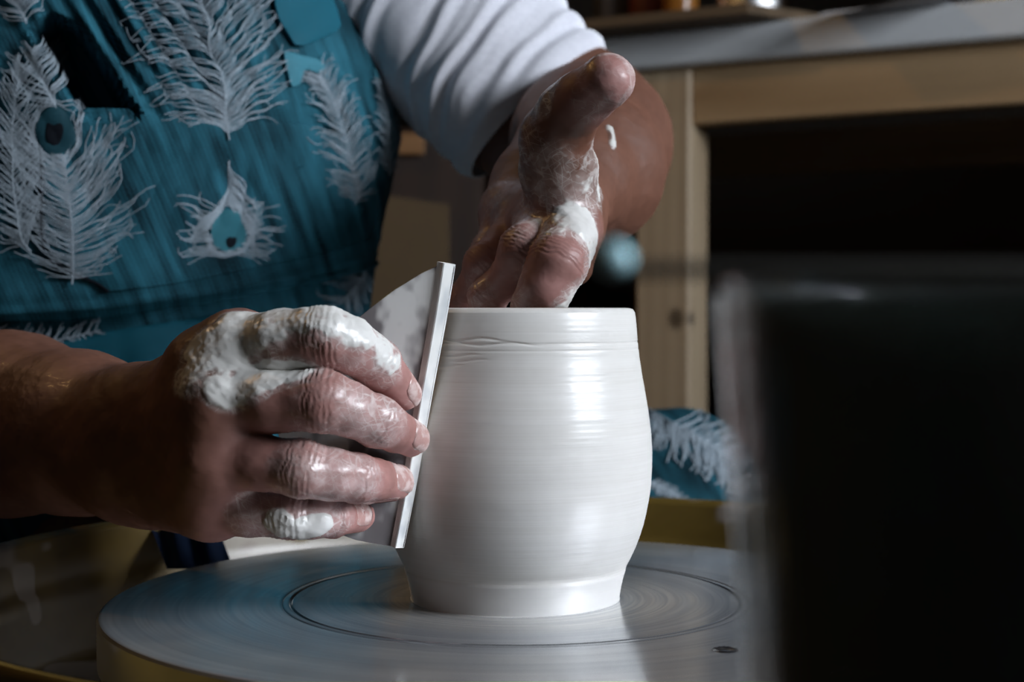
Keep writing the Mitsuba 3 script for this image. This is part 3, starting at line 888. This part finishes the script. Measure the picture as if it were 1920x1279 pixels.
def apron_r(z):
    zz_ = z - ZC
    rx = np.interp(zz_, [-.35, -.10, -.03, .0, .035, .075, .105, .135, .17, .30], [.19, .180, .162, .160, .1645, .1725, .1785, .1765, .168, .150])
    return rx, rx * np.interp(zz_, [-.1, .05, .3], [.93, .95, .92])


def apron_f(p, off=0.0):
    rx, ry = apron_r(p[..., 2])
    x, y = (p[..., 0] - TC[0]), (p[..., 1] - TC[1])
    px = 960 + p[..., 0] * F / p[..., 1]
    py = 580 - (p[..., 2] - ZC) * F / p[..., 1]
    rho = np.sqrt((x / rx) ** 2 + (y / ry) ** 2)
    return (rho - 1) * rx * .97 - apron_disp(px, py) * (y < .02) - off


def apron_point(th, z, off=0.0):
    rx, ry = apron_r(z)
    s, c = np.sin(th), -np.cos(th)
    k = np.ones(np.broadcast(th, z).shape)
    for _ in range(4):
        p = np.stack([TC[0] + rx * s * k, TC[1] + ry * c * k, z + 0 * k], -1)
        k = k - (apron_f(p) - off) / (rx * .97)
    return np.stack([TC[0] + rx * s * k, TC[1] + ry * c * k, z + 0 * k], -1)


nz, nt = 330, 300
zs = np.linspace(ZC - .10, ZC + .235, nz)
edge_z = [ZC - .10, ZC + .075, ZC + .115, ZC + .150, ZC + .172, ZC + .19, ZC + .235]
edge_t = np.radians([125, 118, 104, 82, 63, 55, 50])
tmax = np.interp(zs, edge_z, edge_t)
tmin = -tmax * .8
U = np.linspace(0, 1, nt)
th = tmin[:, None] + (tmax - tmin)[:, None] * U[None]
Z = np.repeat(zs[:, None], nt, 1)
gp = apron_point(th, Z)
i, j = np.meshgrid(np.arange(nz - 1), np.arange(nt - 1), indexing='ij')
qd = np.stack([i * nt + j, i * nt + j + 1, (i + 1) * nt + j + 1, (i + 1) * nt + j], -1).reshape(-1, 4)


def shell(front, back, quads, shape):
    """two sheets joined round their border"""
    nz_, nt_ = shape
    N = nz_ * nt_
    rim = [j for j in range(nt_)] + [i * nt_ + nt_ - 1 for i in range(1, nz_)] + [(nz_ - 1) * nt_ + j for j in range(nt_ - 2, -1, -1)] + [i * nt_ for i in range(nz_ - 2, 0, -1)]
    rim = np.array(rim)
    nx = np.roll(rim, -1)
    sd = np.stack([rim, nx, nx + N, rim + N], 1)
    Q = np.vstack([quads, quads[:, ::-1] + N, sd[:, ::-1]])
    return trimesh.Trimesh(np.vstack([front.reshape(-1, 3), back.reshape(-1, 3)]), np.vstack([Q[:, [0, 1, 2]], Q[:, [0, 2, 3]]]), process=False)


back_p = apron_point(th, Z, -.0012)
add('person__apron', shell(gp, back_p, qd, (nz, nt)), 'mat_denim', smooth=50, label='teal denim apron with embroidered feathers')


def applique(poly_px, thick, fn, d0, d1, lift=0.0, step=14, rounded=3):
    """a flat piece of cloth of the given outline laid on the surface fn = 0"""
    pol = sg.Polygon(poly_px).buffer(rounded).buffer(-rounded)
    x0, y0, x1, y1 = pol.bounds
    nx, ny = int((x1 - x0) / step) + 2, int((y1 - y0) / step) + 2
    inside = pol.buffer(-step * .35)
    bd = [np.array(pol.exterior.interpolate(t).coords[0]) for t in np.arange(0, pol.exterior.length, step * .6)]
    g = np.stack(np.meshgrid(np.linspace(x0, x1, nx), np.linspace(y0, y1, ny)), -1).reshape(-1, 2)
    g = g[shapely.contains_xy(inside, g[:, 0], g[:, 1])]
    pts = np.vstack([bd, g])
    from scipy.spatial import Delaunay
    tri = Delaunay(pts).simplices
    c = pts[tri].mean(1)
    tri = tri[shapely.contains_xy(pol, c[:, 0], c[:, 1])]
    a, b, cc = pts[tri[:, 0]], pts[tri[:, 1]], pts[tri[:, 2]]
    cr = (b[:, 0] - a[:, 0]) * (cc[:, 1] - a[:, 1]) - (b[:, 1] - a[:, 1]) * (cc[:, 0] - a[:, 0])
    tri = np.where(cr[:, None] > 0, tri, tri[:, ::-1])
    base, ok = hit(pts[:, 0], pts[:, 1], fn, d0, d1)
    n = grad(fn, base, 1e-3)
    nb_ = len(bd)
    e = np.ones(len(pts)); e[:nb_] = .55
    top = base + n * (lift + thick * e)[:, None]
    bot = base + n * (lift - .0006)
    N = len(pts)
    ring = np.arange(nb_); rn_ = np.roll(ring, -1)
    sd = np.vstack([np.stack([ring, rn_, rn_ + N], 1), np.stack([ring, rn_ + N, ring + N], 1)])
    m = trimesh.Trimesh(np.vstack([top, bot]), np.vstack([tri, tri[:, ::-1] + N, sd]), process=False)
    trimesh.repair.fix_normals(m)
    return m


AP = (apron_f, .70, 1.10)
add('person__apron__pocket', applique([(74, 222), (330, 214), (560, 232), (690, 262), (706, 400), (690, 448), (560, 486), (330, 530), (205, 545), (98, 486), (84, 470)], .0022, *AP, lift=.0004), 'mat_denim', smooth=40, label='patch pocket')
add('person__apron__strap', applique([(498, -60), (560, -60), (612, -10), (632, 52), (622, 66), (560, 90), (545, 88), (515, 40)], .003, *AP, lift=.002), 'mat_teal_band', smooth=40, label='solid teal strap')
add('person__apron__tie', applique([(528, 98), (590, 112), (606, 128), (594, 138), (566, 130), (556, 160), (540, 162), (532, 130)], .003, *AP, lift=.001), 'mat_sky_trim', smooth=40, label='light blue strap end')
add('person__apron__side_trim', applique([(697, 128), (712, 150), (731, 200), (737, 240), (733, 300), (722, 290), (722, 240), (714, 190), (700, 155)], .0022, *AP, lift=.0006), 'mat_sky_trim', smooth=40, label='light blue side trim')


def tube_on(pts_px, fn, d0, d1, r, lift):
    pts_px = np.asarray(pts_px, float)
    base, ok = hit(pts_px[:, 0], pts_px[:, 1], fn, d0, d1)
    n = grad(fn, base, 1e-3)
    return base + n * lift


# seams sewn on the pocket
seam = [np.stack([np.interp(np.linspace(0, 1, 60), np.linspace(0, 1, 5), [74, 78, 84, 100, 205]), np.interp(np.linspace(0, 1, 60), np.linspace(0, 1, 5), [228, 340, 468, 488, 545])], 1)]
add('person__apron__seam', tubes([tube_on(s, *AP, .0, .0022) for s in seam], [.0009], 6), 'mat_black_thread', smooth=True, label='dark pocket seam')

# feathers: embroidered threads lying on the cloth
def feather(rachis, lengths, n, fn, d0, d1, seed, lean=(.9, .5), bends=(-.75, 1.0), r=.00025, both=True, droop=.35, lift=.0028, start=.06, end=1.0):
    g = np.random.default_rng(seed)
    R = np.asarray(rachis, float)
    tt = np.linspace(0, 1, len(R))
    sx, sy = CubicSpline(tt, R[:, 0]), CubicSpline(tt, R[:, 1])
    Ltot = np.sum(np.hypot(np.diff(sx(np.linspace(0, 1, 60))), np.diff(sy(np.linspace(0, 1, 60)))))
    lines, rad = [], []
    s = np.linspace(0, 1, 40)
    lines.append(np.stack([sx(s), sy(s)], 1)); rad.append(np.linspace(1.9, 1.0, 40) * r)
    for k in range(n):
        for sd in ((-1, 1) if both else (1,)):
            t0 = start + (end - start) * (k + g.uniform(-.3, .3)) / n
            t0 = min(max(t0, 0), 1)
            p = np.array([sx(t0), sy(t0)])
            tan = np.array([sx(t0, 1), sy(t0, 1)]); tan /= np.linalg.norm(tan)
            nor = np.array([-tan[1], tan[0]]) * sd
            ln = np.interp(t0, lengths[0], lengths[1]) * g.uniform(.62, 1.12)
            a = np.interp(t0, [0, 1], lean) * g.uniform(.8, 1.2)
            m = 12
            q = np.linspace(0, 1, m)
            bend = g.uniform(*bends) * droop
            curl = g.normal(0, .5)
            ang = a - bend * q * 1.5 + (q > .7) * (q - .7) * curl * 6 + .30 * np.sin(q * 8 + g.uniform(0, 6)) * q
            st = ln / (m - 1)
            dx = np.concatenate([[0], np.cumsum(np.cos(ang[:-1]) * st)])
            dy = np.concatenate([[0], np.cumsum(np.sin(ang[:-1]) * st)])
            pl = p + dx[:, None] * tan + dy[:, None] * nor
            lines.append(pl); rad.append(np.linspace(1.15, .85, m) * r * g.uniform(.8, 1.25))
    allp = np.vstack(lines)
    base, ok = hit(allp[:, 0], allp[:, 1], fn, d0, d1)
    n_ = grad(fn, base, 1e-3)
    q = base + n_ * lift
    out, ro_, at = [], [], 0
    for l, rr in zip(lines, rad):
        c, o = q[at:at + len(l)], ok[at:at + len(l)]
        at += len(l)
        if o.all() and np.linalg.norm(np.diff(c, axis=0), axis=1).max() < .02:
            out.append(c); ro_.append(rr)
    return tubes(out, ro_, 5)


fk = [0]


def put_feather(*a, **k):
    fk[0] += 1
    add('person__apron__feather' + ('' if fk[0] == 1 else f'_{fk[0] - 1:03d}'), feather(*a, **k), 'mat_thread', smooth=True)


put_feather([(426, 262), (421, 205), (405, 120), (378, 20), (352, -70)], ([0, .12, .3, .8, 1], [40, 120, 165, 190, 150]), 88, *AP, 1, lean=(.95, .55), droop=.55, bends=(-1.3, .1))
put_feather([(136, 535), (136, 440), (128, 350), (118, 290)], ([0, .15, .4, .8, 1], [30, 120, 165, 170, 120]), 80, *AP, 2, lean=(1.45, .75), droop=.45, bends=(.1, 1.3))
put_feather([(104, 205), (84, 160), (66, 92)], ([0, .5, 1], [95, 90, 20]), 28, *AP, 3, lean=(.9, .35), droop=.2)
put_feather([(60, 470), (30, 380), (28, 240), (44, 130)], ([0, .3, .7, 1], [60, 85, 90, 30]), 52, *AP, 4, lean=(1.0, .5), droop=.35)
put_feather([(660, 385), (655, 320), (628, 220), (590, 140)], ([0, .15, .5, .9, 1], [18, 60, 78, 60, 20]), 62, *AP, 5, lean=(1.0, .5), droop=.5, bends=(-1.0, .5))
put_feather([(722, 330), (722, 270), (716, 200), (704, 150)], ([0, .3, .8, 1], [20, 34, 30, 10]), 36, *AP, 6, lean=(1.0, .5))
put_feather([(430, 300), (432, 350), (428, 385)], ([0, .3, 1], [70, 110, 120]), 26, *AP, 7, lean=(.35, .7), droop=-.3, r=.00034)
put_feather([(424, 480), (424, 440), (424, 400)], ([0, .5, 1], [95, 100, 95]), 22, *AP, 8, lean=(1.9, 1.0), droop=.3, r=.00032)
put_feather([(50, 50), (40, 15), (30, -30)], ([0, .3, 1], [50, 70, 60]), 24, *AP, 9, lean=(1.1, .6))
put_feather([(0, 610), (60, 640), (190, 618)], ([0, .5, 1], [20, 40, 40]), 26, *AP, 10, lean=(1.2, .8), r=.0004)
put_feather([(690, 500), (660, 545), (600, 600)], ([0, .5, 1], [30, 60, 60]), 26, *AP, 11, lean=(1.2, .8), r=.0004)
#put_feather([(660, 440), (600, 450), (560, 440)], ([0, .5, 1], [30, 50, 40]), 24, *AP, 12, lean=(1.2, .8), r=.0003)


def ellipse(cx, cy, a, b, rot=0, n=26, heart=0):
    t = np.linspace(0, 2 * np.pi, n, endpoint=False)
    x, y = a * np.cos(t), b * np.sin(t)
    y = y - heart * b * .35 * np.exp(-(x / (a * .35)) ** 2) * (y < 0) * -1
    c, s = math.cos(rot), math.sin(rot)
    return [(cx + c * u - s * w, cy + s * u + c * w) for u, w in zip(x, y)]


def ring_lines(cx, cy, a, b, k, g):
    out = []
    for i in range(k):
        t = np.linspace(0, 2 * np.pi, 40)
        sc = 1 + g.uniform(-.12, .12)
        out.append(np.stack([cx + a * sc * np.cos(t), cy + b * sc * np.sin(t)], 1))
    return out


ge = np.random.default_rng(77)
for k, (cx, cy, a, b, pcx, pcy, pa, pb) in enumerate(((424, 432, 34, 40, 427, 452, 10, 13), (106, 245, 36, 44, 104, 248, 16, 24))):
    sfx = '' if k == 0 else f'_{k:03d}'
    add('person__apron__feather_eye' + sfx, applique(ellipse(cx, cy, a, b), .0008, *AP, lift=.0026, step=8), ('mat_eye', 'mat_eye_dark')[k], smooth=40, label=('turquoise feather eye', 'dark teal feather eye')[k])
    add('person__apron__feather_pupil' + sfx, applique(ellipse(pcx, pcy, pa, pb, heart=1), .0006, *AP, lift=.0036, step=5), 'mat_black_thread', smooth=40, label='black feather pupil')
    rl = ring_lines(cx, cy, a * 1.22, b * 1.22, 5, ge)
    add('person__apron__feather_ring' + sfx, tubes([tube_on(l, *AP, 0, .0028) for l in rl], [.00028] * len(rl), 5), 'mat_thread', smooth=True)

# skirt of the apron over lap and knee
def skirt_f(p):
    d = rcone(p, TC + [.07, .06, -.20], THIGH[1], .095, .058)
    e = rcone(p, TC + [-.09, .04, -.17], THIGH[-1], .085, .065)
    d = smin(d, e, .05)
    d = smin(d, rcone(p, TC + [-.10, -.01, -.09], TC + [.05, .0, -.10], .065, .065), .04)
    q = p * np.array([55, 55, 55])
    return d - (meshkit.fbm(q, 2, 31) - .5) * .010


v, f = surface_nets(lambda p: np.maximum(skirt_f(p), -p[..., 2] + ZC - .34), [-.62, .66, ZC - .36], [.20, 1.20, ZC + .02], .004)
add('person__apron_skirt', trimesh.Trimesh(v, f, process=False), 'mat_denim', smooth=True, label='apron skirt over lap and knee')
SK = (skirt_f, .66, 1.15)
sk = [0]


def put_skirt_feather(*a, **k):
    sk[0] += 1
    add('person__apron_skirt__feather' + ('' if sk[0] == 1 else f'_{sk[0] - 1:03d}'), feather(*a, **k), 'mat_thread', smooth=True)


put_skirt_feather([(1215, 770), (1270, 800), (1330, 835), (1372, 872)], ([0, .5, 1], [60, 75, 50]), 60, *SK, 21, lean=(1.2, .8), r=.0006, lift=.0008)
put_skirt_feather([(1215, 905), (1255, 925), (1290, 945)], ([0, .5, 1], [15, 20, 10]), 20, *SK, 22, lean=(1.2, .8), r=.0006, lift=.0008)
put_skirt_feather([(1390, 950), (1380, 900), (1376, 870)], ([0, .5, 1], [25, 30, 20]), 20, *SK, 23, lean=(1.2, .8), r=.0006, lift=.0008)
add('person__apron__band', applique([(40, 656), (200, 622), (400, 592), (420, 640), (300, 700), (150, 700)], .003, *AP, lift=.001), 'mat_teal_band', smooth=40, label='solid teal band')

# shirt: body and sleeves
def shirt_body():
    zz2 = np.linspace(ZC + .075, ZC + .30, 60)
    th2 = np.linspace(-np.pi, np.pi, 90)
    TH, ZZ = np.meshgrid(th2, zz2)
    k = np.interp(ZZ - ZC, [-.1, .2, .26, .30], [1, 1, .9, .66])
    rx, ry = apron_r(ZZ)
    off = -.012 + .004 * np.sin(TH * 5 + ZZ * 60)
    deep = np.where(np.cos(TH) > .0, -.060, 0) * np.clip((.5 - TH) * 2, 0, 1)
    x = TC[0] + (rx * k + off + deep) * np.sin(TH); y = TC[1] - (ry * k + off + deep) * np.cos(TH)
    i, j = np.meshgrid(np.arange(59), np.arange(89), indexing='ij')
    q = np.stack([i * 90 + j, i * 90 + j + 1, (i + 1) * 90 + j + 1, (i + 1) * 90 + j], -1).reshape(-1, 4)
    return trimesh.Trimesh(np.stack([x, y, ZZ], -1).reshape(-1, 3), np.vstack([q[:, [0, 1, 2]], q[:, [0, 2, 3]]]), process=False)


def sleeve(c0, c1, r0, r1, ref, folds=True, seed=3):
    """a tube of cloth from shoulder c0 to cuff c1, wrinkled across its length"""
    ax = c1 - c0; L_ = np.linalg.norm(ax); ax = ax / L_
    a = ref - ax * (ref @ ax); a /= np.linalg.norm(a)
    b = np.cross(ax, a)
    na, ns = 220, 200
    t = np.linspace(0, 1, ns)
    ph = np.linspace(0, 2 * np.pi, na, endpoint=False)
    TT, PH = np.meshgrid(t, ph, indexing='ij')
    R = r0 + (r1 - r0) * TT
    s = TT * L_
    q = np.stack([np.cos(PH) * 1.2, np.sin(PH) * 1.2, s * 26], -1)
    w = meshkit.fbm(q, 2, seed)
    slant = s + .020 * np.cos(PH - .6) + .012 * w
    f1 = np.sin(slant / .0165 * 2 * np.pi)
    f2 = np.sin(slant / .0105 * 2 * np.pi + 4 * w)
    amp = .0022 * np.clip(.35 + 1.0 * w + .35 * np.cos(PH), 0, 1.3) * np.clip((1 - TT) * 9, .12, 1)
    R = R + amp * (f1 * .75 + .40 * f2) + (w - .5) * .008
    R = R * (1 + .05 * np.exp(-((TT - .97) / .03) ** 2))
    c = c0 + (c1 - c0) * TT[..., None]
    pts = c + R[..., None] * (np.cos(PH)[..., None] * a + np.sin(PH)[..., None] * b)
    inn = c + (R - .0015)[..., None] * (np.cos(PH)[..., None] * a + np.sin(PH)[..., None] * b)
    i, j = np.meshgrid(np.arange(ns - 1), np.arange(na), indexing='ij'); j2 = (j + 1) % na
    q = np.stack([i * na + j, i * na + j2, (i + 1) * na + j2, (i + 1) * na + j], -1).reshape(-1, 4)
    N = ns * na
    jj = np.arange(na); e = (ns - 1) * na
    cap = np.stack([e + jj, e + (jj + 1) % na, e + (jj + 1) % na + N, e + jj + N], 1)
    Q = np.vstack([q, q[:, ::-1] + N, cap])
    return trimesh.Trimesh(np.vstack([pts.reshape(-1, 3), inn.reshape(-1, 3)]), np.vstack([Q[:, [0, 1, 2]], Q[:, [0, 2, 3]]]), process=False)


cuff = P(1008, 214, .905)
sh0 = LSH + np.array([-.02, 0, .02])
add('person__shirt', shirt_body(), 'mat_shirt', smooth=True, label='white shirt body')
add('person__shirt__sleeve', sleeve(sh0, cuff, .080, .0535, np.array([.7, 0, .7])), 'mat_shirt', smooth=True, label='wrinkled white short sleeve')
add('person__shirt__sleeve_001', sleeve(RSH + [.02, 0, .03], RSH * .45 + RA[-1][0] * .55, .075, .056, np.array([-.7, 0, .7]), seed=9), 'mat_shirt', smooth=True)

# dark cloth that hangs over the pan behind the hand
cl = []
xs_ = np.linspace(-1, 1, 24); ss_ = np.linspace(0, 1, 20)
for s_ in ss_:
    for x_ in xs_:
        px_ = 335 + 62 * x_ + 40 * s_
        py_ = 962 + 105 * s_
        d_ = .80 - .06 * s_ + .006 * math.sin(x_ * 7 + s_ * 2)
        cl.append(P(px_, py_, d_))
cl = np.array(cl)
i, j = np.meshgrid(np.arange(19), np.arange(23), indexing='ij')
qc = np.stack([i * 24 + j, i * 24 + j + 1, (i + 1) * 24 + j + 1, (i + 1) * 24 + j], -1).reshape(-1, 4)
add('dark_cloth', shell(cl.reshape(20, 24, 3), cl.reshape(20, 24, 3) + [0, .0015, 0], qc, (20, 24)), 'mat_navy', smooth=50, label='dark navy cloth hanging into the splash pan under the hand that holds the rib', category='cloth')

# ------------------------------------------------------------------ blurred jar close to the lens, with a ball tool across its rim
JD = 0.205
jr = 0.052
jx = (1372 - 960) * JD / F + jr
jy = JD + 0.012
zrim = ZC + (580 - 522) * JD / F
zbase = ZW - 0.02


def ji(z):
    return jr - .0046 * (zrim - z) / .06


gl = [(0, zbase + .004), (ji(zbase) - .003, zbase + .004), (ji(zrim - .004) - .0024, zrim - .004), (ji(zrim) - .0022, zrim - .0008), (ji(zrim) - .0012, zrim), (ji(zrim) - .0002, zrim - .0006), (ji(zrim), zrim - .002),
      (ji(zbase), zbase + .002), (ji(zbase) - .002, zbase), (0, zbase)]
scene['mat_glass'] = {'type': 'blendbsdf', 'weight': 0.14, 'a': {'type': 'thindielectric', 'int_ior': 1.4}, 'b': {'type': 'twosided', 'b': {'type': 'diffuse', 'reflectance': col(0.14, 0.155, 0.155)}}}
scene['mat_dark_water'] = principled(col(0.034, 0.056, 0.043), 0.35, specular=0.3)
thing('water_jar', 'large blurred glass jar of dark green water in the right foreground', 'jar')
add('water_jar__glass', lathe(gl, 128, jx, jy), 'mat_glass', smooth=30)
zl = zrim - .0022
wl = [(0, zl), (ji(zl) - .0042, zl), (ji(zbase) - .0042, zbase + .0045), (0, zbase + .0045)]
add('water_jar__water', lathe(wl, 128, jx, jy), 'mat_dark_water', smooth=30, label='dark green water')
scene['mat_steel'] = principled(col(0.07, 0.07, 0.065), 0.35, metallic=0.6)
scene['mat_ball'] = principled(col(0.40, 0.66, 0.72), 0.25, specular=0.6)
t0_, t1_ = P(1150, 524, .198), P(2100, 524, .198)
t0_[2] = t1_[2] = zrim + .0010
thing('ball_tool', 'thin dark tool with a pale blue ball end lying across the jar rim', 'tool')
add('ball_tool__rod', tubes([np.linspace(t0_, t1_, 12)], [.00095], 14), 'mat_steel', smooth=True)
ball = trimesh.creation.icosphere(3, .0024); ball.apply_scale([1.05, 1, .9]); ball.apply_translation(t0_ + np.array([0, 0, .0014]))
add('ball_tool__ball', ball, 'mat_ball', smooth=True, label='pale blue ball end')
# stool that carries the jar
thing('stool', 'low wooden stool under the glass jar', 'stool')
scene['mat_stool'] = principled(proc(wood_fn((0.16, 0.09, 0.045), (0.08, 0.045, 0.022), (1, 0, 0), 40)), 0.6)
add('stool__seat', lathe([(0, zbase - .03), (.075, zbase - .03), (.08, zbase - .025), (.08, zbase - .004), (.076, zbase), (0, zbase)], 64, jx, jy), 'mat_stool', smooth=30)
for k in range(4):
    a_ = math.pi / 4 + k * math.pi / 2
    x_, y_ = jx + .055 * math.cos(a_), jy + .055 * math.sin(a_)
    add('stool__leg' + ('' if k == 0 else f'_{k:03d}'), lathe([(0, 0), (.010, 0), (.014, zbase - .031), (0, zbase - .031)], 20, x_, y_), 'mat_stool', smooth=30)

# ------------------------------------------------------------------ a warm bulb lamp on the left wall side
LP = np.array([-0.95, 0.95, 1.75])
thing('pendant_lamp', 'small warm pendant bulb lamp hanging from the ceiling', 'lamp')
scene['mat_lamp_dark'] = principled(col(0.03, 0.03, 0.03), 0.5)
add('pendant_lamp__cord', tubes([np.linspace(LP + [0, 0, .09], [LP[0], LP[1], ZT], 6)], [.004], 8), 'mat_lamp_dark')
add('pendant_lamp__socket', lathe([(0, LP[2] + .035), (.02, LP[2] + .035), (.022, LP[2] + .08), (.012, LP[2] + .095), (0, LP[2] + .095)], 32, LP[0], LP[1]), 'mat_lamp_dark', smooth=30)
bulb = trimesh.creation.icosphere(3, .026); bulb.apply_translation(LP)
scene['pendant_lamp__bulb'] = mikit.ply(bulb, {'type': 'diffuse', 'reflectance': col(.8, .8, .8)}, smooth=True, emitter={'type': 'area', 'radiance': col(*WARM)})
